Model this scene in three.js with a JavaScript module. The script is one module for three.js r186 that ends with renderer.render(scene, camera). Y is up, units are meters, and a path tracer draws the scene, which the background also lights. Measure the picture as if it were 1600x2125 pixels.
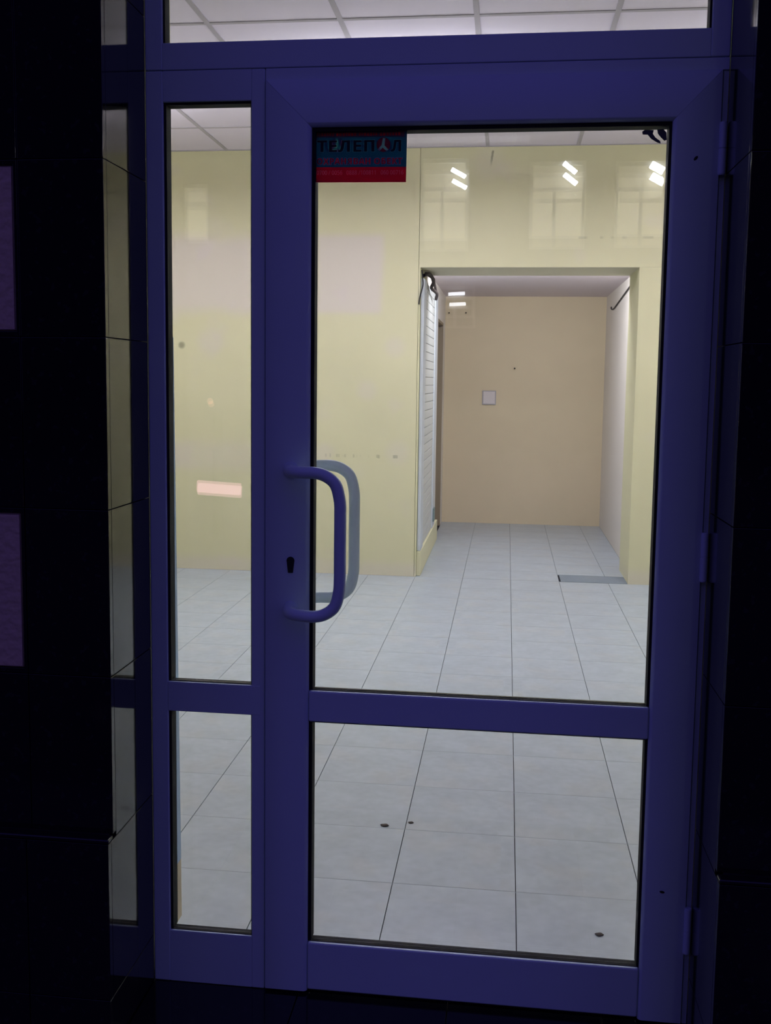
import * as THREE from 'three';
import { RoundedBoxGeometry } from 'three/addons/geometries/RoundedBoxGeometry.js';
import { RectAreaLightUniformsLib } from 'three/addons/lights/RectAreaLightUniformsLib.js';
import { mergeGeometries, toCreasedNormals } from 'three/addons/utils/BufferGeometryUtils.js';
import { ImprovedNoise } from 'three/addons/math/ImprovedNoise.js';

// ---------------------------------------------------------------- camera, sky, exposure
const scene = new THREE.Scene();
const camera = new THREE.PerspectiveCamera(2 * Math.atan(1062.5 / 2081.14) * 180 / Math.PI, 1600 / 2125, 0.02, 200);
camera.position.set(0.3467, 1.3601, 2.0639);
camera.rotation.set(-0.10025, 0.11916, 0.01291, 'YXZ');
camera.setViewOffset(1600, 2125, 0, 60.6, 1600, 2125);
camera.updateProjectionMatrix();
const SKY = [0.054, 0.0395, 0.28];                       // purple-blue dusk
scene.background = new THREE.Color().setRGB(...SKY);
const EXPOSURE = 1.0;
const LAMP = 23, LAMP_UP = 27;                           // radiance of the shop's hanging luminaires, down and up
const ALCOVE_LAMP = 130;
const LAMP_COLOR = [0.97, 0.985, 1.08];
const LAMPS = [[-2.06, -3.28, 0.8], [-0.15, -3.28, 1.2], [1.78, -3.28, 1.0]];   // x, z, length of luminaires hanging under the ceiling, hidden by the door's top rail
const renderer = new THREE.WebGLRenderer();
renderer.toneMapping = THREE.LinearToneMapping;
renderer.toneMappingExposure = EXPOSURE;
renderer.shadowMap.enabled = true;
RectAreaLightUniformsLib.init();

// ---------------------------------------------------------------- helpers
let seed = 7;
const rnd = () => ((seed = (seed * 1664525 + 1013904223) >>> 0) / 4294967296);
const used = new Map();
const numbered = (n) => { const k = used.get(n) || 0; used.set(n, k + 1); return k ? `${n}_${String(k).padStart(3, '0')}` : n; };
const C = (r, g, b) => new THREE.Color().setRGB(r, g, b);
function uvMetres(g) {                                   // planar uv in metres, by dominant normal
  const p = g.attributes.position, n = g.attributes.normal, uv = new Float32Array(p.count * 2);
  for (let i = 0; i < p.count; i++) {
    const a = Math.abs(n.getX(i)), b = Math.abs(n.getY(i)), c = Math.abs(n.getZ(i));
    const [u, v] = a >= b && a >= c ? [p.getZ(i), p.getY(i)] : b >= c ? [p.getX(i), p.getZ(i)] : [p.getX(i), p.getY(i)];
    uv[2 * i] = u; uv[2 * i + 1] = v;
  }
  g.setAttribute('uv', new THREE.BufferAttribute(uv, 2));
  return g;
}
function bx(x0, x1, y0, y1, z0, z1, r = 0) {
  const w = x1 - x0, h = y1 - y0, d = z1 - z0;
  let g = r ? new RoundedBoxGeometry(w, h, d, r > 0.004 ? 3 : 1, Math.min(r, w / 2.01, h / 2.01, d / 2.01)) : new THREE.BoxGeometry(w, h, d);
  if (g.index) g = g.toNonIndexed();
  g.translate((x0 + x1) / 2, (y0 + y1) / 2, (z0 + z1) / 2);
  return uvMetres(g);
}
function prism(points, z0, z1, bevel = 0, holes = []) {  // polygon in xy, extruded along z
  const s = new THREE.Shape(points.map(([x, y]) => new THREE.Vector2(x, y)));
  for (const h of holes) s.holes.push(new THREE.Path(h.map(([x, y]) => new THREE.Vector2(x, y))));
  const g = new THREE.ExtrudeGeometry(s, { depth: z1 - z0 - 2 * bevel, bevelEnabled: bevel > 0, bevelSize: bevel, bevelThickness: bevel, bevelOffset: -bevel, bevelSegments: 3, curveSegments: 12 });
  g.translate(0, 0, z0 + bevel);
  return uvMetres(g);
}
const merge = (list) => mergeGeometries(list.map((g) => (g.index ? g.toNonIndexed() : g)));
function obj(name, geometry, material, parent = scene) {
  const m = new THREE.Mesh(Array.isArray(geometry) ? merge(geometry) : geometry, material);
  m.name = numbered(name); m.castShadow = m.receiveShadow = true; parent.add(m);
  return m;
}
function group(name, x = 0, y = 0, z = 0) { const g = new THREE.Group(); g.name = numbered(name); g.position.set(x, y, z); scene.add(g); return g; }
function tag(o, label, category, more) { o.userData = { label, category, ...(more || {}) }; return o; }
const struct = (o, label, category) => tag(o, label, category, { kind: 'structure' });
const tube = (pts, r, seg = 48, rad = 14, tension = 0.5) => new THREE.TubeGeometry(new THREE.CatmullRomCurve3(pts.map((p) => new THREE.Vector3(...p)), false, 'catmullrom', tension), seg, r, rad);
const noise = new ImprovedNoise();
const fbm = (x, y, z, o = 4) => { let s = 0, a = 0.5; for (let i = 0; i < o; i++) { s += a * noise.noise(x, y, z); x *= 2.03; y *= 2.03; a *= 0.5; } return s; };
const toS = (v) => { v = Math.min(1, Math.max(0, v)); return Math.round(255 * (v <= 0.0031308 ? 12.92 * v : 1.055 * v ** (1 / 2.4) - 0.055)); };
function dataTex(w, h, fn, srgb = true, wrap = THREE.RepeatWrapping) {
  const d = new Uint8Array(w * h * 4);
  for (let j = 0; j < h; j++) for (let i = 0; i < w; i++) {
    const c = fn((i + 0.5) / w, (j + 0.5) / h, i, j), k = 4 * (j * w + i);
    for (let q = 0; q < 3; q++) d[k + q] = srgb ? toS(c[q]) : Math.round(255 * Math.min(1, Math.max(0, c[q])));
    d[k + 3] = 255;
  }
  const t = new THREE.DataTexture(d, w, h, THREE.RGBAFormat);
  t.magFilter = t.minFilter = THREE.LinearFilter; t.wrapS = t.wrapT = wrap;
  if (srgb) t.colorSpace = THREE.SRGBColorSpace;
  t.needsUpdate = true;
  return t;
}
const smooth = (a, b, v) => { v = Math.min(1, Math.max(0, (v - a) / (b - a))); return v * v * (3 - 2 * v); };
const std = (color, roughness, more) => new THREE.MeshStandardMaterial({ color, roughness, ...(more || {}) });

// ---------------------------------------------------------------- materials
const M = {};
M.frame = std(C(0.58, 0.70, 0.74), 0.42);                                     // lavender-blue powder coat
M.rubber = std(C(0.003, 0.003, 0.0035), 0.85);
M.dark = std(C(0.008, 0.008, 0.01), 0.6);
M.glass = new THREE.MeshPhysicalMaterial({ color: 0xffffff, transmission: 1, thickness: 0, roughness: 0, ior: 1.5 });
const tileTex = dataTex(1024, 1024, (u, v) => {
  const n = fbm(u * 7, v * 7, 3.1, 4), m = fbm(u * 34, v * 34, 8.2, 3), k = 1 + 0.16 * n + 0.14 * m;
  const w = smooth(0.05, 0.3, fbm(u * 5 + 9, v * 5, 1.7, 3));
  return [0.413 * k + 0.015 * w, 0.472 * k, (0.52 - 0.02 * w) * k];
});
M.tile = std(0xffffff, 0.36, { map: tileTex });
M.grout = std(C(0.365, 0.395, 0.425), 0.85);
M.groutDark = std(C(0.008, 0.009, 0.012), 0.9);
M.ceilPanel = std(0xffffff, 0.95, { map: dataTex(512, 512, (u, v) => { const k = 0.77 * (1 + 0.05 * fbm(u * 60, v * 60, 2.2, 3)); return [k, k * 0.92, k * 1.07]; }) });
M.ceilBar = std(C(0.47, 0.435, 0.48), 0.95);
M.slab = std(C(0.5, 0.5, 0.5), 0.9);
const granTex = dataTex(512, 512, (u, v) => { const s = fbm(u * 90, v * 90, 5.5, 2); const k = s > 0.25 ? 0.016 : 0.007; return [k, k, k * 1.1]; });
M.granite = std(0xffffff, 0.07, { map: granTex });
M.joint = std(C(0.10, 0.09, 0.11), 0.8);
M.stucco = std(C(0.60, 0.43, 0.31), 0.95, { bumpMap: dataTex(512, 512, (u, v) => { const k = 0.5 + 0.8 * fbm(u * 60, v * 60, 1.1, 4); return [k, k, k]; }, false), bumpScale: 0.004 });
M.asphalt = std(C(0.05, 0.05, 0.052), 0.9);
M.yellow = std(C(0.70, 0.675, 0.45), 0.85);
M.white = std(C(0.74, 0.69, 0.62), 0.8);
M.peach = std(0xffffff, 0.7, { map: dataTex(512, 512, (u, v) => { const k = 1 + 0.05 * fbm(u * 6, v * 6, 4.4, 4); return [0.68 * k, 0.575 * k, 0.39 * k]; }) });
M.pvc = std(C(0.62, 0.67, 0.72), 0.4);
M.slat = std(C(0.60, 0.62, 0.60), 0.45);
M.brown = std(C(0.30, 0.24, 0.16), 0.6);
M.cable = std(C(0.012, 0.011, 0.012), 0.6);
M.rust = std(C(0.05, 0.036, 0.03), 0.8);
M.plate = std(C(0.66, 0.60, 0.60), 0.5);
M.plateRim = std(C(0.42, 0.40, 0.42), 0.5);
// wall of the shop: yellow paint with paler filled and repainted patches (world x -2.6..2.4, y 0..2.95)
const WX0 = -2.6, WX1 = 2.4, CEIL = 2.935;
const box2 = (x, y, x0, x1, y0, y1, s) => smooth(x0 - s, x0 + s, x) * (1 - smooth(x1 - s, x1 + s, x)) * smooth(y0 - s, y0 + s, y) * (1 - smooth(y1 - s, y1 + s, y));
const spot = (x, y, cx, cy, r) => 1 - smooth(r * 0.3, r, Math.hypot(x - cx, y - cy));
const wallTex = dataTex(1536, 912, (u, v) => {
  const x = WX0 + u * (WX1 - WX0), y = v * CEIL, n = fbm(x * 2.2, y * 2.2, 6.6, 4);
  let c = [0.662, 0.635, 0.395].map((k) => k * (1 + 0.07 * n));
  const pale = Math.min(1, 0.85 * box2(x + 0.05 * n, y, -0.99, -0.53, 1.83, 2.36, 0.03) + 0.8 * box2(x, y + 0.06 * n, -2.2, -1.30, 1.83, 2.36, 0.07)
    + 0.45 * spot(x, y, -1.74, 1.62, 0.13) + 0.4 * spot(x, y, -0.43, 1.6, 0.1) + 0.35 * spot(x, y, -0.4, 0.87, 0.12) + 0.4 * spot(x, y, -0.92, 0.86, 0.1) + 0.35 * spot(x, y, -0.62, 1.3, 0.1)
    + 0.35 * box2(x, y, -2.4, -1.3, 0.72, 0.92, 0.06) + 0.3 * spot(x, y, 0.19, 2.83, 0.16) + 0.5 * box2(x, y, -2.6, 2.6, -0.2, 0.09, 0.04)
    + 0.25 * smooth(0.15, 0.4, fbm(x * 3.1 + 7, y * 3.1, 2.8, 3)));
  const to = [0.665, 0.605, 0.52];
  c = c.map((k, q) => k + (to[q] - k) * pale);
  // scuffs and pencil marks
  let d = 0.5 * spot(x, y, -1.949, 1.601, 0.035);
  if (Math.abs(y - (0.842 + 0.008 * fbm(x * 20, 1, 1, 2))) < 0.012 && x > -0.97 && x < -0.3) d = Math.max(d, 0.35 * smooth(0, 0.25, fbm(x * 25, 3, 3, 2)));
  const lx = 0.205 + (y - 2.85) * 0.13; if (y > 2.79 && y < 2.91 && Math.abs(x - lx) < 0.007) d = Math.max(d, 0.5 * smooth(2.79, 2.87, y));
  if (Math.abs(y - 2.335) < 0.008 && x > 0.75 && x < 1.3) d = Math.max(d, 0.2 * smooth(0, 0.2, fbm(x * 14, 7, 3, 2)));
  return c.map((k) => k * (1 - d));
});
wallTex.wrapS = wallTex.wrapT = THREE.ClampToEdgeWrapping;
wallTex.repeat.set(1 / (WX1 - WX0), 1 / CEIL); wallTex.offset.set(-WX0 / (WX1 - WX0), 0);
M.wall = std(0xffffff, 0.75, { map: wallTex });

// ---------------------------------------------------------------- the setting: shop room
const ZB = -4.87, ZA = -7.7, OX0 = -0.262, OX1 = 1.2, OY = 2.14, ZJ = -5.4, AX1 = 1.258, AY = 2.185, T = 0.3333, TX = -0.5978, TZ = -0.5348;
{ // floor: every tile its own piece
  const f = struct(group('floor'), 'light grey mottled ceramic tile floor of the shop running into the alcove', 'floor');
  obj('floor_slab', bx(WX0, WX1, -0.14, -0.005, ZB, -0.06), M.groutDark, f);
  obj('floor_slab', bx(-0.4, AX1 + 0.05, -0.14, -0.005, ZA - 0.05, ZB), M.groutDark, f);
  const variants = new Map();
  const tile = (x0, x1, z0, z1) => {
    const w = x1 - x0, d = z1 - z0; if (w < 0.01 || d < 0.01) return;
    const k = `${w.toFixed(3)}_${d.toFixed(3)}_${Math.floor(rnd() * 5)}`;
    if (!variants.has(k)) {
      const g = bx(-w / 2, w / 2, -0.012, 0, -d / 2, d / 2), uv = g.attributes.uv, a = rnd(), b = rnd();
      for (let i = 0; i < uv.count; i++) uv.setXY(i, uv.getX(i) + a, uv.getY(i) + b);
      variants.set(k, g);
    }
    const m = obj('floor_tile', variants.get(k), M.tile, f); m.position.set((x0 + x1) / 2, 0, (z0 + z1) / 2);
  };
  const gx = 0.0024, gz = 0.0028;
  for (let j = -2; j < 22; j++) {
    const zc1 = TZ - j * T, zc0 = zc1 - T, z1 = Math.min(zc1, -0.062), z0 = Math.max(zc0, ZA);
    if (z1 - z0 < 0.02) continue;
    for (let i = -7; i < 9; i++) {
      const xa = TX + i * T, xb = xa + T;
      for (const [za, zb, lo, hi] of [[Math.max(z0, ZB), z1, WX0, WX1], [z0, Math.min(z1, ZB), -0.262, AX1]]) {
        if (zb - za < 0.02) continue;
        const strip = xa > 0.7 && zb < -4.86 && zb > -5.0;          // the bare strip by the pier
        const x0 = Math.max(xa, lo), x1 = Math.min(xb, hi);
        if (x1 - x0 > 0.02) tile(x0 + gx / 2, x1 - gx / 2, za + gz / 2, (strip ? -5.127 : zb) - gz / 2);
      }
    }
    if (zc0 > ZA) { const inAl = zc0 < ZB; obj('grout_strip', bx(inAl ? -0.26 : WX0, inAl ? AX1 : WX1, -0.006, -0.0003, zc0 - gz / 2, zc0 + gz / 2), M.grout, f); }
  }
}
struct(obj('floor_strip', bx(0.748, AX1 - 0.003, -0.012, -0.001, -5.125, -4.885), std(C(0.52, 0.54, 0.56), 0.8, { map: tileTex })), 'darker bare cement strip in the floor tiling at the right foot of the opening', 'floor');
{ // suspended ceiling
  const g = struct(group('ceiling'), 'white suspended ceiling of square panels in a thin grey grid', 'ceiling');
  obj('ceiling_slab', bx(WX0, WX1, CEIL + 0.06, CEIL + 0.18, ZB, -0.06), M.slab, g);
  const P = 0.597, X0 = -0.42, Z0 = -2.45;
  const xs = [], zs = [];
  for (let i = -5; i < 7; i++) xs.push(X0 + i * P);
  for (let j = -5; j < 6; j++) zs.push(Z0 + j * 0.6);
  const vs = new Map();
  for (let i = 0; i + 1 < xs.length; i++) for (let j = 0; j + 1 < zs.length; j++) {
    const x0 = Math.max(xs[i], WX0), x1 = Math.min(xs[i + 1], WX1), z0 = Math.max(zs[j], ZB), z1 = Math.min(zs[j + 1], -0.06);
    if (x1 - x0 < 0.05 || z1 - z0 < 0.05) continue;
    const w = x1 - x0 - 0.001, d = z1 - z0 - 0.001, k = `${w.toFixed(3)}_${d.toFixed(3)}`;
    if (!vs.has(k)) vs.set(k, bx(-w / 2, w / 2, 0, 0.015, -d / 2, d / 2));
    const m = obj('ceiling_panel', vs.get(k), M.ceilPanel, g); m.position.set((x0 + x1) / 2, CEIL + 0.0022 + 0.0006 * rnd(), (z0 + z1) / 2);
  }
  for (const x of xs) if (x > WX0 && x < WX1) obj('grid_bar', bx(x - 0.012, x + 0.012, CEIL - 0.001, CEIL + 0.003, ZB, -0.06), M.ceilBar, g);
  for (const z of zs) if (z > ZB + 0.1 && z < -0.06) obj('grid_bar', bx(WX0, WX1, CEIL - 0.0005, CEIL + 0.0035, z - 0.012, z + 0.012), M.ceilBar, g);
  obj('wall_angle', bx(WX0, WX1, CEIL - 0.002, CEIL + 0.003, ZB, ZB + 0.02), M.ceilBar, g);
}
{ // back wall with the opening, its front flush but for the slightly proud lintel and pier
  const g = struct(group('wall_back'), 'pale yellow painted rear wall with patchy filler marks and a square opening', 'wall');
  obj('wall_panel', bx(WX0, OX0 - 0.0125, 0, CEIL + 0.1, ZJ, ZB), M.wall, g);
  obj('lintel_panel', bx(OX0 - 0.01, WX1, OY, CEIL + 0.1, ZJ, ZB + 0.004, 0.002), M.wall, g);
  obj('pier', bx(OX1, WX1, 0, OY, ZJ, ZB + 0.004), M.wall, g);
  obj('jamb', bx(OX0 - 0.01, OX0, 0, OY, ZJ, ZB + 0.004), M.wall, g);
}
struct(obj('wall_left', bx(WX0 - 0.15, WX0, 0, CEIL + 0.1, ZB, -0.06), M.yellow), 'pale yellow side wall on the left of the shop', 'wall');
struct(obj('wall_right', bx(WX1, WX1 + 0.15, 0, CEIL + 0.1, ZB, -0.06), M.yellow), 'pale yellow side wall on the right of the shop', 'wall');
{
  const g = struct(group('wall_front'), 'pale yellow inner face of the shop front around the glazing', 'wall');
  obj('plaster', [bx(WX0, -0.404, 0, CEIL + 0.1, -0.14, -0.064), bx(0.7525, WX1, 0, CEIL + 0.1, -0.14, -0.062), bx(-0.4106, 0.757, 2.66, CEIL + 0.1, -0.14, -0.062)], M.yellow, g);
}
// alcove
struct(obj('wall_alcove_back', bx(-0.4, AX1 + 0.12, 0, AY + 0.15, ZA - 0.12, ZA), M.peach), 'peach coloured rear wall of the alcove behind the opening', 'wall');
struct(obj('wall_alcove_right', bx(AX1, AX1 + 0.12, 0, AY + 0.15, ZA, ZJ), M.white), 'white painted right wall of the alcove, brighter near its top', 'wall');
{
  const g = struct(group('wall_alcove_left'), 'white painted left wall of the alcove above a dark doorway', 'wall'), y1 = AY + 0.15, x0 = -0.382, x1 = -0.262;
  obj('plaster', bx(x0, x1, 0, y1, -6.72, ZJ), M.white, g);
  obj('plaster', bx(x0, x1, 1.915, y1, -7.45, -6.72), M.white, g);
  obj('plaster', bx(x0, x1, 0, y1, ZA, -7.45), M.white, g);
  const d = struct(group('door_2'), 'brown door set deep in the left wall of the alcove', 'door');
  obj('door_panel', bx(-0.40, -0.37, 0, 1.914, -7.449, -6.721), M.brown, d);
  obj('door_lining', [bx(-0.37, -0.263, 0, 1.9, -7.449, -7.425), bx(-0.37, -0.263, 0, 1.9, -6.745, -6.721), bx(-0.37, -0.263, 1.89, 1.914, -7.449, -6.721)], M.brown, d);
}
struct(obj('ceiling_alcove', bx(-0.4, AX1 + 0.12, AY, AY + 0.12, ZA, ZJ), std(C(0.72, 0.64, 0.66), 0.9)), 'pale grey plastered ceiling of the alcove', 'ceiling');
struct(obj('baseboard_alcove', bx(-0.262, -0.232, 0, 0.172, -6.6, -4.9, 0.003), M.yellow), 'yellow painted plinth along the left foot of the alcove', 'baseboard');

// ---------------------------------------------------------------- luminaires of the shop (above the picture's openings)
function luminaire(x, y, z, w, d, down, up, label, tilt = 0) {
  const t = tag(group('ceiling_light', x, y, z), label, 'lamp'); t.rotation.x = tilt;
  const h = up ? 0.05 : 0.02, m = std(C(0.8, 0.8, 0.8), 0.6, { emissive: C(...LAMP_COLOR), emissiveIntensity: 1.2 });
  obj('housing', [bx(-w / 2, -w / 2 + 0.012, 0, h, -d / 2, d / 2), bx(w / 2 - 0.012, w / 2, 0, h, -d / 2, d / 2), bx(-w / 2 + 0.012, w / 2 - 0.012, 0, h, -d / 2, -d / 2 + 0.008), bx(-w / 2 + 0.012, w / 2 - 0.012, 0, h, d / 2 - 0.008, d / 2), bx(-w / 2 + 0.012, w / 2 - 0.012, h * 0.45, h * 0.55, -d / 2 + 0.008, d / 2 - 0.008)], M.ceilBar, t);
  const face = (y0, y1, ly, turn, radiance) => {
    obj('diffuser', bx(-w / 2 + 0.013, w / 2 - 0.013, y0, y1, -d / 2 + 0.009, d / 2 - 0.009), m, t);
    const l = new THREE.RectAreaLight(C(...LAMP_COLOR), radiance, w - 0.04, d - 0.02);
    l.name = numbered('lamp_glow'); l.position.set(0, ly, 0); l.rotation.x = turn; t.add(l);
  };
  face(0.001, 0.008, -0.006, -Math.PI / 2, down);
  if (up) {
    face(h - 0.008, h - 0.001, h + 0.006, Math.PI / 2, up);
    for (const s of [-1, 1]) obj('hanger', new THREE.CylinderGeometry(0.003, 0.003, CEIL - y - h + 0.004, 8).translate(s * w * 0.42, h + (CEIL - y - h + 0.004) / 2 - 0.002, d / 2 - 0.004), M.ceilBar, t);
  }
}
const lampLabels = ['left', 'middle', 'right'];
LAMPS.forEach(([x, z, l], i) => luminaire(x, 2.678, z, l, 0.28, LAMP, LAMP_UP, `long fluorescent luminaire hanging under the shop ceiling, ${lampLabels[i]} of the three`));
luminaire(0.5, 2.172, -5.49, 1.2, 0.055, ALCOVE_LAMP, 0, 'thin fluorescent strip tucked up behind the lintel at the front of the alcove ceiling', 0.85);

// ---------------------------------------------------------------- shop front: fixed frame, sidelight, transom
const ZS = -0.026, L = -0.4106, G = -0.1554, SL = -0.3731, SR = -0.187, RO = 0.757;
function gasket(x0, x1, y0, y1, [gl, gr, gt], z0, z1, parent) {   // rubber seal: jambs and head deeper than the sill
  obj('gasket', [bx(x0, x0 + gl, y0, y1, z0, z1), bx(x1 - gr, x1, y0, y1, z0, z1), bx(x0 + gl, x1 - gr, y1 - gt, y1, z0, z1), bx(x0 + gl, x1 - gr, y0, y0 + 0.001, ZS, z1)], M.rubber, parent);
}
function panes(x0, x1, y0, y1, z, tilt, parent) {        // insulated unit: two panes, the inner one slightly bowed back
  const w = x1 - x0, h = y1 - y0;
  for (const [dz, r] of [[0, 0], [-0.012, -tilt]]) {
    const m = obj('pane', bx(-w / 2, w / 2, -h / 2, h / 2, -0.002, 0.002), M.glass, parent);
    m.position.set((x0 + x1) / 2, (y0 + y1) / 2, z + dz); m.rotation.x = r; m.rotation.y = r * 0.1;
  }
}
const ZF0 = -0.034, ZG = -0.0145;
{
  const w = struct(group('window_1'), 'narrow fixed sidelight in the blue frame on the left of the door', 'window');
  obj('post', bx(L, SL, 0.012, 1.9905, ZF0, 0, 0.003), M.frame, w);
  obj('post', bx(SR, G - 0.002, 0.012, 1.9905, ZF0, 0, 0.003), M.frame, w);
  obj('top_rail', bx(SL - 0.001, SR + 0.001, 1.928, 1.9905, ZF0, -0.0006, 0.002), M.frame, w);
  obj('middle_rail', bx(SL - 0.0005, -0.166, 0.638, 0.7035, ZS, 0.0008, 0.0015), M.frame, w);
  obj('bottom_rail', bx(SL - 0.001, SR + 0.001, 0.012, 0.132, ZS, -0.0006, 0.002), M.frame, w);
  gasket(SL, SR, 0.7035, 1.928, [0.0055, 0.002, 0.005], -0.0345, -0.006, w); gasket(SL, SR, 0.132, 0.638, [0.0055, 0.002, 0.002], -0.0345, -0.006, w);
  panes(SL + 0.001, SR - 0.001, 0.705, 1.927, ZG, 0.002, w); panes(SL + 0.001, SR - 0.001, 0.1335, 0.637, ZG, 0.002, w);
  // crooked light-blue glazing bead inside, ending above a cream strip of sealant
  const bead = (y0, y1, d0, d1, m, label) => {
    const g = prism([[0.0352, y0], [0.0352 + d0, y0], [0.0352 + d1, y1], [0.0352, y1]], -0.3726, -0.3671).rotateY(Math.PI / 2);
    obj(label === 'pale blue bead' ? 'glazing_bead' : 'sealant_strip', uvMetres(g), m, w).userData.label = label;
  };
  bead(0.27, 1.45, 0.026, 0.002, std(C(0.45, 0.62, 0.78), 0.5), 'pale blue bead');
  bead(0.133, 0.2695, 0.0275, 0.026, std(C(0.7, 0.62, 0.42), 0.8), 'cream sealant');
}
{
  const w = struct(group('window_2'), 'wide fixed transom light in the blue frame above the door', 'window');
  const Y0 = 1.9915, YT = 2.0456, Y1 = 2.60, Y2 = 2.66, XR = 0.72;
  obj('post', bx(L, SL, Y0, Y2, ZF0, 0, 0.003), M.frame, w);
  obj('post', bx(XR, RO, Y0, Y2, ZF0, 0, 0.003), M.frame, w);
  obj('bottom_rail', bx(SL - 0.001, XR + 0.001, Y0, YT, ZF0, -0.0005, 0.002), M.frame, w);
  obj('top_rail', bx(SL - 0.001, XR + 0.001, Y1, Y2, ZF0, -0.0005, 0.002), M.frame, w);
  gasket(SL, XR, YT, Y1, [0.004, 0.004, 0.004], -0.0345, -0.006, w);
  panes(SL + 0.001, XR - 0.001, YT + 0.001, Y1 - 0.001, ZG, 0.002, w);
}
{
  const t = struct(group('trim_1'), 'dark blue fixed door jamb and head around the door leaf', 'frame');
  obj('head', bx(G - 0.0015, RO, 1.9664, 1.9905, ZF0, -0.0004, 0.002), M.frame, t);
  obj('jamb', bx(0.7465, RO, 0.012, 1.968, ZF0, -0.004, 0.001), M.frame, t);
  obj('door_stop', [bx(0.733, RO, 0.012, 1.99, -0.05, -0.0355), bx(-0.166, -0.144, 0.012, 1.99, -0.05, -0.0355), bx(-0.166, RO, 1.955, 1.99, -0.05, -0.0355)], M.rubber, t);
  obj('threshold_seal', bx(G, 0.7465, 0.012, 0.0165, -0.03, -0.01), M.rubber, t);
}

// ---------------------------------------------------------------- the door leaf
// a bar with the cross-section pts (u, z) running along x or y between the ends s0(u) and s1(u), which may be mitred
function profileBar(pts, s0, s1, axis) {
  const poly = pts.map(([u, z]) => new THREE.Vector2(u, z));
  if (THREE.ShapeUtils.area(poly) < 0) poly.reverse();
  const P = (p, s) => (axis === 'y' ? [p.x, s, p.y] : [s, p.x, p.y]), v = [], n = poly.length;
  const tri = (a, b, c) => v.push(...a, ...b, ...c);
  for (let i = 0; i < n; i++) { const a = poly[i], b = poly[(i + 1) % n]; tri(P(a, s0(a.x)), P(b, s0(b.x)), P(b, s1(b.x))); tri(P(a, s0(a.x)), P(b, s1(b.x)), P(a, s1(a.x))); }
  for (const t of THREE.ShapeUtils.triangulateShape(poly, [])) {
    let [a, b, c] = t.map((k) => poly[k]);
    if ((b.x - a.x) * (c.y - a.y) - (b.y - a.y) * (c.x - a.x) < 0) [b, c] = [c, b];
    tri(P(a, s1(a.x)), P(b, s1(b.x)), P(c, s1(c.x))); tri(P(a, s0(a.x)), P(c, s0(c.x)), P(b, s0(b.x)));
  }
  if (axis === 'y') for (let i = 0; i < v.length; i += 9) for (let k = 0; k < 3; k++) [v[i + 3 + k], v[i + 6 + k]] = [v[i + 6 + k], v[i + 3 + k]];   // (x, z, y) is left-handed
  const g = new THREE.BufferGeometry();
  g.setAttribute('position', new THREE.Float32BufferAttribute(v, 3));
  g.computeVertexNormals();
  return uvMetres(toCreasedNormals(g, 0.6));
}
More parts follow.
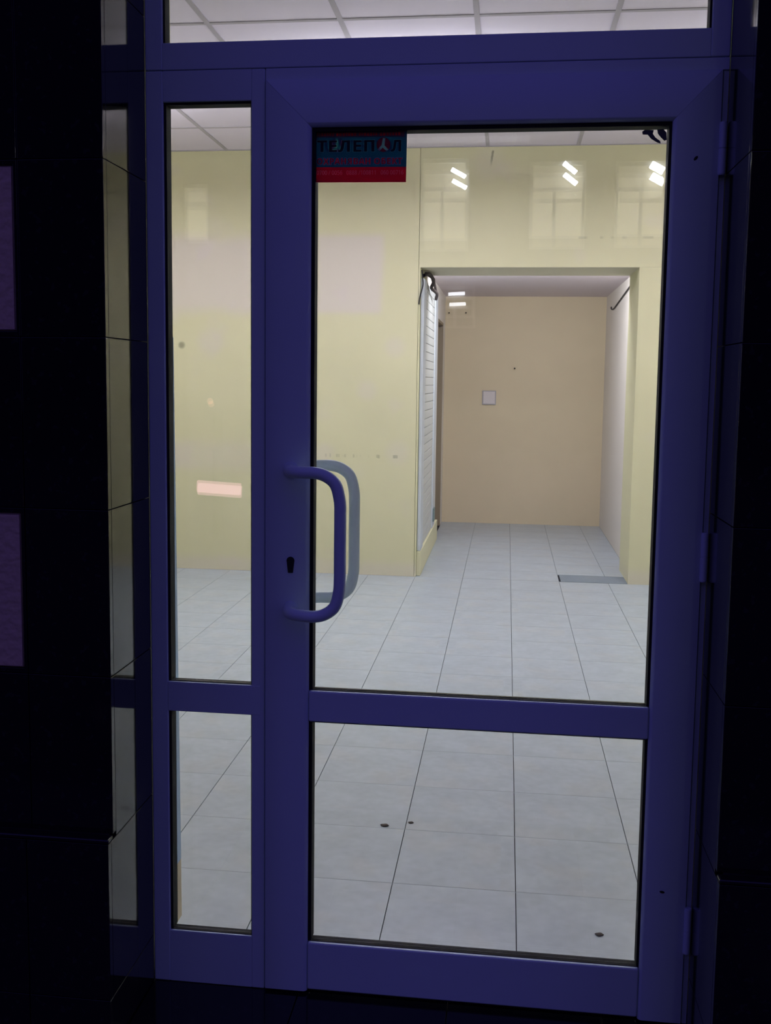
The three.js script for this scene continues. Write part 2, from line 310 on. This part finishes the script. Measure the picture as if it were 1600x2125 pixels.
// cross-section from the outer edge u0 to the glass edge u1: small outer rounding r, broad inner rounding R on the face
function section(u0, u1, z0, z1, r, R) {
  const d = Math.sign(u1 - u0), p = [[u0, z0], [u1, z0]];
  for (let i = 0; i <= 8; i++) { const a = (Math.PI / 2) * i / 8; p.push([u1 - d * R * (1 - Math.cos(a)), z1 - R * (1 - Math.sin(a))]); }
  for (let i = 0; i <= 4; i++) { const a = (Math.PI / 2) * i / 4; p.push([u0 + d * r * (1 - Math.sin(a)), z1 - r * (1 - Math.cos(a))]); }
  return p;
}
{
  const d = struct(group('door_1'), 'blue aluminium framed glass door with a bow handle and a low middle rail', 'door');
  const x0 = G + 0.0005, x1 = 0.7435, xi = -0.0606, xj = 0.6537, yb = 0.018, yt = 1.966, yi = 1.8726, z0 = -0.034, z1 = 0.006, e = 0.0005;
  const R = 0.009, r = 0.0012, mit = (u, ua, ub) => yt - (yt - yi) * (u - ua) / (ub - ua);
  obj('stile', profileBar(section(x0, xi, z0, z1, r, R), () => yb, (u) => mit(u, x0, xi) - e, 'y'), M.frame, d);
  obj('stile', profileBar(section(x1, xj, z0, z1, r, R), () => yb, (u) => mit(u, x1, xj) - e, 'y'), M.frame, d);
  const along = (y, a, b) => a + (b - a) * (yt - y) / (yt - yi);
  obj('top_rail', profileBar(section(yt, yi, z0, z1, r, R), (y) => along(y, x0, xi), (y) => along(y, x1, xj), 'x'), M.frame, d);
  obj('middle_rail', bx(xi + e, xj - e, 0.631, 0.699, ZS, z1 - 0.0015, 0.004), M.frame, d);
  obj('bottom_rail', bx(xi + e, xj - e, yb + 0.004, 0.131, ZS, z1 - 0.0015, 0.004), M.frame, d);
  gasket(xi, xj, 0.699, yi, [0.0075, 0.0055, 0.008], -0.0345, -0.0035, d); gasket(xi, xj, 0.131, 0.631, [0.0075, 0.0055, 0.003], -0.0345, -0.0035, d);
  panes(xi + 0.001, xj - 0.001, 0.7, yi - 0.001, ZG, 0.0055, d); panes(xi + 0.001, xj - 0.001, 0.132, 0.63, ZG, 0.003, d);
  // bow handles outside and inside, with their bases
  for (const [s, zf, label] of [[1, z1, 'outer handle in the dusk'], [-1, z0, 'inner handle in the lit shop']]) {
    const q = (x, y, o) => [x, y, zf + s * o * (s < 0 ? 1.45 : 1)];
    const pts = [q(-0.100, 1.174, 0), q(-0.099, 1.174, 0.022), q(-0.088, 1.174, 0.045), q(-0.062, 1.174, 0.058), q(-0.036, 1.174, 0.061), q(-0.014, 1.168, 0.062), q(0.006, 1.151, 0.062), q(0.0148, 1.118, 0.062), q(0.0160, 1.085, 0.062),
      q(0.0160, 1.025, 0.062), q(0.0160, 0.965, 0.062), q(0.0148, 0.932, 0.062), q(0.006, 0.900, 0.062), q(-0.014, 0.883, 0.062), q(-0.036, 0.877, 0.061), q(-0.062, 0.877, 0.058), q(-0.088, 0.877, 0.045), q(-0.099, 0.877, 0.022), q(-0.100, 0.877, 0)];
    const h = obj('door_handle', tube(pts, 0.0125, 120, 20), M.frame, d); h.userData.label = label;
    for (const y of [1.174, 0.877]) {
      const c = new THREE.CylinderGeometry(0.0155, 0.017, 0.006, 28).rotateX(Math.PI / 2 * s).translate(-0.1, y, zf + s * 0.0028);
      obj('rosette', c, M.frame, h);
    }
  }
  const key = obj('keyhole', prism([...Array(21)].map((_, i) => { const a = -0.35 + (Math.PI + 0.7) * i / 20; return [Math.cos(a) * 0.0085, 0.009 + Math.sin(a) * 0.0085]; }).concat([[-0.0052, -0.017], [0.0052, -0.017]]), 0, 0.003, 0.0008), M.dark, d);
  key.position.set(-0.1, 0.972, z1 - 0.0008); key.userData.label = 'black keyhole shaped lock opening';
  for (const [x, y, rz] of [[0.699, 1.80, -0.7], [0.694, 0.306, 1.4]]) { const s = obj('dent', new THREE.SphereGeometry(0.0035, 14, 10).scale(0.8, 1.5, 0.25), M.dark, d); s.position.set(x, y, z1 + 0.0002); s.rotation.z = rz; s.userData.label = 'small dark nick in the paint'; }
  for (const y of [1.8175, 1.0165, 0.2245]) {
    const k = obj('hinge', new THREE.CylinderGeometry(0.0066, 0.0066, 0.1, 20).translate(0.7485, y, 0.0045), M.frame, d);
    for (const s of [-1, 1]) obj('knuckle', new THREE.CylinderGeometry(0.0075, 0.0075, 0.047, 22).translate(0.7485, y + s * 0.0245, 0.0045), M.frame, k);
  }
}

// ---------------------------------------------------------------- granite facade
const ROWS = [[0.457, 0.777], [0.777, 1.107], [1.107, 1.4375], [1.4375, 1.768], [1.768, 2.098], [2.098, 2.43], [2.43, 2.66]];
const PROWS = [[-0.003, 0.121], [0.121, 0.447]];
function facade(side, label) {
  const g = struct(group(side < 0 ? 'wall_facade_left' : 'wall_facade_right'), label, 'wall');
  const edge = side < 0 ? L : RO, j = 0.0008, ZR = side < 0 ? 0.002 : 0.0155;
  const sx = (a, b) => (side < 0 ? [edge - b, edge - a] : [edge + a, edge + b]);
  const sb = (a, b, y0, y1, z0, z1, r) => { const [p, q] = sx(a, b); return bx(p, q, y0, y1, z0, z1, r); };
  if (side > 0) g.position.z = -0.013;
  obj('wall_core', [sb(0.016, 2.0, -0.02, 2.66, -0.045, 0.208), sb(0.012, 2.0, -0.02, 0.44, 0.208, 0.233)], M.joint, g);
  const cols = side < 0 ? [[0.0, 0.170], [0.170, 0.5], [0.5, 0.83], [0.83, 1.16]] : [[0.0, 0.33], [0.33, 0.66], [0.66, 0.99]];
  ROWS.forEach(([y0, y1], r) => {
    cols.forEach(([a, b], c) => {
      if (side < 0 && c === 1 && (r === 1 || r === 3)) {
        const [p, q] = sx(a, b);
        obj('granite_border', prism([[p + j, y0 + j], [q - j, y0 + j], [q - j, y1 - j], [p + j, y1 - j]], 0.209, 0.225, 0.001, [[[p + 0.008, y0 + 0.01], [p + 0.008, y1 - 0.01], [q - 0.008, y1 - 0.01], [q - 0.008, y0 + 0.01]]]), M.granite, g);
        obj('stucco_panel', bx(p + 0.009, q - 0.009, y0 + 0.011, y1 - 0.011, 0.209, 0.2235, 0.003), M.stucco, g);
      } else obj('granite_tile', sb(a + (c ? j : 0), b - j, y0 + j, y1 - j, 0.209, 0.225, 0.0012), M.granite, g);
    });
    obj('granite_tile', sb(0, 0.0155, (r ? y0 : 0.4475) + j, y1 - j, ZR, 0.2085, 0.0008), M.granite, g);
  });
  PROWS.forEach(([y0, y1]) => {
    cols.forEach(([a, b], c) => obj('granite_tile', sb(a + (c ? j : 0), b - j, y0 + j, y1 - j, 0.234, 0.25, 0.0012), M.granite, g));
    obj('granite_tile', sb(0, 0.0115, y0 + j, y1 - j, ZR, 0.2335, 0.0008), M.granite, g);
  });
  const ledge = obj('ledge', sb(-0.001, 1.2, 0.4475, 0.4565, 0.2255, 0.252, 0.004), M.granite, g); ledge.userData.label = 'rounded granite ledge';
}
facade(-1, 'black polished granite pillar with rough purple-grey inset panels left of the door');
facade(1, 'black polished granite pillar standing right of the door');
struct(obj('wall_facade_top', bx(-2.6, 2.6, 2.66, 4.2, -0.06, 0.225), M.granite), 'black granite facade above the shop front', 'wall');
{
  const g = struct(group('floor_entrance'), 'black granite doorstep in front of the glass door', 'doorstep');
  obj('step_base', bx(-0.42, 0.77, -0.14, -0.004, -0.06, 0.23), M.joint, g);
  obj('step_base', bx(-2.6, 2.6, -0.14, -0.004, 0.251, 1.5), M.joint, g);
  const cols = [-0.41, -0.08, 0.25, 0.58];
  cols.forEach((x, i) => { for (const [a, b] of [[-0.058, 0.249], [0.252, 0.58], [0.582, 0.91]]) obj('step_tile', bx(x + 0.001, i < 3 ? cols[i + 1] - 0.001 : (b < 0.25 ? 0.756 : 0.91), -0.0035, 0.0115, a, b, 0.0012), M.granite, g); });
}
struct(obj('ground', bx(-40, 40, -0.4, -0.14, 0.2, 45), M.asphalt), 'dark asphalt street in front of the shop', 'ground');

// ---------------------------------------------------------------- things on the glass
{
  const W = 512, H = 272, c = document.createElement('canvas'); c.width = W; c.height = H;
  const x = c.getContext('2d');
  x.fillStyle = '#1a7a88'; x.fillRect(0, 0, W, H);
  x.fillStyle = '#5a5560'; x.fillRect(0, 0, W - 14, 36);
  const fit = (t, px, py, w, h, font, fill, stroke) => { x.save(); x.font = font; const m = x.measureText(t).width; x.translate(px, py); x.scale(w / m, 1); if (stroke) { x.strokeStyle = stroke; x.lineWidth = 5; x.strokeText(t, 0, 0); } x.fillStyle = fill; x.fillText(t, 0, 0); x.restore(); };
  x.fillStyle = '#b3222c';                               // a line of print too small to read in the photograph
  for (let k = 0, px = 14; px < 480; k++) { const w = 7 + Math.round(6 * rnd()); x.fillRect(px, 12 + Math.round(2 * rnd()), w, 16); px += w + (k % 7 === 6 ? 16 : 5); }
  fit('ТЕЛЕП', 14, 112, 330, 70, 'bold 84px sans-serif', '#020a14', '#66a8a8');
  fit('Л', 424, 112, 66, 70, 'bold 84px sans-serif', '#020a14', '#66a8a8');
  x.fillStyle = '#d01f2e'; x.beginPath(); x.arc(384, 76, 38, 0, 7); x.fill();
  x.fillStyle = '#f3e6c8'; x.beginPath(); x.moveTo(380, 42); x.lineTo(394, 42); x.lineTo(390, 80); x.lineTo(412, 102); x.lineTo(402, 110); x.lineTo(380, 92); x.lineTo(362, 110); x.lineTo(352, 100); x.lineTo(374, 78); x.closePath(); x.fill();
  fit('ОХРАНЯВАН ОБЕКТ', 12, 178, 478, 40, 'bold 46px sans-serif', '#b81a2c', '#7f93b4');
  x.fillStyle = '#c4122f'; x.fillRect(0, 192, W, H - 192);
  fit('0700 / 0056   0888 /100811   060 00716', 14, 232, 484, 28, '30px sans-serif', '#d9a0ac');
  const tex = new THREE.CanvasTexture(c); tex.colorSpace = THREE.SRGBColorSpace; tex.magFilter = THREE.LinearFilter;
  const m = new THREE.MeshPhysicalMaterial({ map: tex, roughness: 0.9, transmission: 0.65, thickness: 0 });
  const g = new THREE.BoxGeometry(0.19, 0.103, 0.0006);
  const s = tag(obj('security_sticker', g, m), 'blue and red printed security sticker in the top left corner of the door glass', 'sticker');
  s.position.set(0.0375, 1.8163, ZG + 0.0026); s.rotation.z = -0.006;
}
function smear(name, pts, label) {
  const o = tag(obj(name, prism(pts.map(([a, b]) => [a - 0.0025, b - 0.0085]), ZG + 0.0022, ZG + 0.003), new THREE.MeshPhysicalMaterial({ color: C(0.10, 0.105, 0.12), roughness: 0.9, transmission: 0.35, thickness: 0 })), label, 'tape'); return o;
}
smear('tape_scrap', [[0.600, 1.8645], [0.605, 1.868], [0.622, 1.867], [0.6205, 1.860], [0.6255, 1.853], [0.635, 1.846], [0.636, 1.841], [0.629, 1.8435], [0.617, 1.851], [0.611, 1.8585], [0.601, 1.859]], 'dark crooked scrap of tape near the top right corner of the door glass');
smear('tape_scrap', [[0.6285, 1.868], [0.640, 1.869], [0.6465, 1.862], [0.6475, 1.848], [0.643, 1.8465], [0.636, 1.853], [0.630, 1.8605]], 'grey greasy tape patch right in the top right corner of the door glass');
[[0.005, -0.883, 0.008, 'brown crumb of dirt on the floor tile nearer the door, larger of the pair'], [0.083, -0.915, 0.006, 'smaller grey crumb of dirt on the floor tile beside the brown crumb'], [0.607, -0.35, 0.007, 'flat grey scrap of dirt on the floor at the bottom right of the door glass']].forEach(([x, z, r, label]) => {
  const g = new THREE.IcosahedronGeometry(r, 2), p = g.attributes.position;
  for (let i = 0; i < p.count; i++) { const k = 1 + 0.5 * noise.noise(p.getX(i) * 160, p.getY(i) * 160, p.getZ(i) * 160); p.setXYZ(i, p.getX(i) * k * 1.5, p.getY(i) * k * 0.3, p.getZ(i) * k); }
  g.computeVertexNormals();
  const o = tag(obj('dirt_crumb', g, M.rust), label, 'dirt'); o.position.set(x, r * 0.3, z);
});

// ---------------------------------------------------------------- things in the alcove
{
  const t = tag(group('slatted_shutter', -0.2605, 0.173, 0), 'white slatted folding shutter closing the left side of the alcove entrance', 'shutter');
  const h = 1.90, zA = -4.92, zB = -5.12, zC = -6.05, zD = -6.3;
  obj('stile', bx(0, 0.024, 0, h, zB, zA, 0.004), M.pvc, t);
  obj('stile', bx(0, 0.024, 0, h, zD, zC, 0.004), M.pvc, t);
  const n = 31, s = h / n, g = bx(0, 0.016, 0.002, s - 0.002, zC + 0.001, zB - 0.001, 0.003);
  for (let k = 0; k < n; k++) obj('slat', g, M.slat, t).position.y = k * s;
  obj('backing', bx(0, 0.008, 0, h, zC + 0.002, zB - 0.002), M.plateRim, t);
  const l = obj('latch', bx(0.0245, 0.036, 0.05, 0.16, -6.2, -6.08, 0.004), std(C(0.2, 0.27, 0.27), 0.4), t); l.userData.label = 'grey green metal latch';
}
tag(obj('hanging_cable', tube([[-0.255, 2.125, -4.9], [-0.247, 2.07, -4.87], [-0.243, 2.02, -4.862], [-0.262, 1.94, -4.858], [-0.268, 1.89, -4.858]], 0.0045, 40, 10), M.cable), 'short black cable hanging from the top left corner of the opening', 'cable');
tag(obj('cable_tangle', [tube([[-0.25, 2.10, -5.0], [-0.215, 2.12, -5.1], [-0.2, 2.08, -5.25], [-0.225, 2.05, -5.4], [-0.2, 2.03, -5.6], [-0.215, 2.0, -5.75]], 0.012, 50, 10), tube([[-0.24, 2.12, -5.05], [-0.2, 2.1, -5.2], [-0.215, 2.11, -5.5], [-0.21, 2.04, -5.7]], 0.01, 40, 10)], M.rust), 'dark tangle of old cable at the head of the slatted shutter', 'cable');
tag(obj('wall_cable', tube([[1.252, 2.137, -5.42], [1.25, 2.09, -6.0], [1.25, 2.035, -6.75], [1.25, 2.02, -6.98], [1.245, 2.03, -7.12], [1.25, 2.05, -7.18]], 0.0055, 60, 10), M.cable), 'thin dark cable slanting across the white right wall of the alcove', 'cable');
{
  const t = tag(group('cover_plate', 0.174, 1.222, ZA), 'square white cover plate with grey rim on the peach alcove wall', 'plate');
  obj('rim', prism([[-0.066, -0.068], [0.066, -0.068], [0.066, 0.068], [-0.066, 0.068]], 0, 0.012, 0.002, [[[-0.055, -0.057], [-0.055, 0.057], [0.055, 0.057], [0.055, -0.057]]]), M.plateRim, t);
  obj('plate', bx(-0.056, 0.056, -0.058, 0.058, 0.0, 0.016, 0.003), M.plate, t);
}
[[-0.227, 2.024, 'nail left of all on the peach alcove wall, beside the shutter'], [-0.065, 2.026, 'bent dark nail high on the peach alcove wall'], [0.411, 1.503, 'small dark nail above and right of the cover plate']].forEach(([x, y, label]) => {
  const t = tag(group('wall_nail', x, y, ZA), label, 'nail');
  obj('shank', new THREE.CylinderGeometry(0.003, 0.003, 0.03, 10).rotateX(Math.PI / 2).translate(0, 0, 0.015), M.cable, t);
  obj('head', new THREE.CylinderGeometry(0.007, 0.007, 0.004, 14).rotateX(Math.PI / 2 - 0.5).translate(0.001, 0.002, 0.031), M.cable, t);
});

// ---------------------------------------------------------------- across the street, seen only as reflections in the door glass
{
  const b = tag(group('opposite_building', 0, -0.14, 20), 'dark building across the street with lit upper windows, reflected in the door glass', 'building');
  const win = [[-1.64, -0.59, 4.55, 6.29], [0.71, 1.89, 4.59, 6.21], [2.5, 3.72, 4.62, 6.18], [-7.4, -6.35, 4.6, 5.83], [-1.25, -0.4, 2.9, 3.6]];
  obj('facade', prism([[-16, 0], [16, 0], [16, 10.5], [-16, 10.5]], 0, 0.35, 0, win.map(([x0, x1, y0, y1]) => [[x0, y0], [x0, y1], [x1, y1], [x1, y0]])), std(C(0.07, 0.065, 0.075), 0.9), b);
  obj('rear_wall', bx(-16, 16, 0, 10.5, 0.36, 0.5), std(C(0.1, 0.1, 0.1), 0.9), b);
  const lit = std(C(0.3, 0.28, 0.22), 0.9, { emissive: C(1, 0.92, 0.72), emissiveIntensity: 0.55 }), white = std(C(0.5, 0.5, 0.5), 0.6);
  const tubeMat = std(C(0.9, 0.9, 0.9), 0.5, { emissive: C(0.92, 0.95, 1), emissiveIntensity: 60 }), weak = std(C(0.9, 0.9, 0.9), 0.5, { emissive: C(0.92, 0.95, 1), emissiveIntensity: 11 });
  win.forEach(([x0, x1, y0, y1], i) => {
    const w = obj('window', [bx(x0, x0 + 0.07, y0, y1, 0.1, 0.2), bx(x1 - 0.07, x1, y0, y1, 0.1, 0.2), bx(x0 + 0.07, x1 - 0.07, y1 - 0.07, y1, 0.1, 0.2), bx(x0 + 0.07, x1 - 0.07, y0, y0 + 0.07, 0.1, 0.2), bx(x0 + 0.07, x1 - 0.07, y0 + (y1 - y0) * 0.62, y0 + (y1 - y0) * 0.62 + 0.08, 0.1, 0.2), bx(x0 + (x1 - x0) * 0.42, x0 + (x1 - x0) * 0.42 + 0.07, y0 + 0.07, y0 + (y1 - y0) * 0.62, 0.1, 0.2)], white, b);
    if (i < 4) obj('lit_curtain', bx(x0, x1, y0, y1, 0.3, 0.355), lit, w);
  });
  for (const [x, y, l, h, a, m] of [[-0.81, 5.99, 0.34, 0.085, -0.5, tubeMat], [1.55, 6.07, 0.33, 0.1, -0.66, tubeMat], [3.36, 6.05, 0.3, 0.16, -0.5, tubeMat], [-0.80, 3.43, 0.36, 0.07, 0.05, weak]]) {
    const o = obj('fluorescent_lamp', bx(-l / 2, l / 2, -h / 2, h / 2, -0.02, 0.02, 0.01), m, b); o.position.set(x, y, 0.06); o.rotation.z = a;
  }
}
{
  const t = tag(group('bollard_lamp', -2.35, -0.14, 7), 'low bollard lamp with a pinkish light bar across the street, reflected in the sidelight', 'lamp');
  obj('post', new THREE.CylinderGeometry(0.04, 0.05, 1.2, 20).translate(0, 0.6, 0.08), M.dark, t);
  obj('light_bar', bx(-0.2, 0.22, 0.44, 0.55, -0.02, 0.03, 0.01), std(C(0.6, 0.4, 0.4), 0.6, { emissive: C(1, 0.52, 0.62), emissiveIntensity: 3.0 }), t).rotation.z = -0.05;
  obj('signal_light', new THREE.SphereGeometry(0.03, 16, 12).translate(-0.06, 1.3, 0.05), std(C(0.6, 0.3, 0.3), 0.6, { emissive: C(1, 0.5, 0.35), emissiveIntensity: 1.2 }), t);
}

renderer.render(scene, camera);
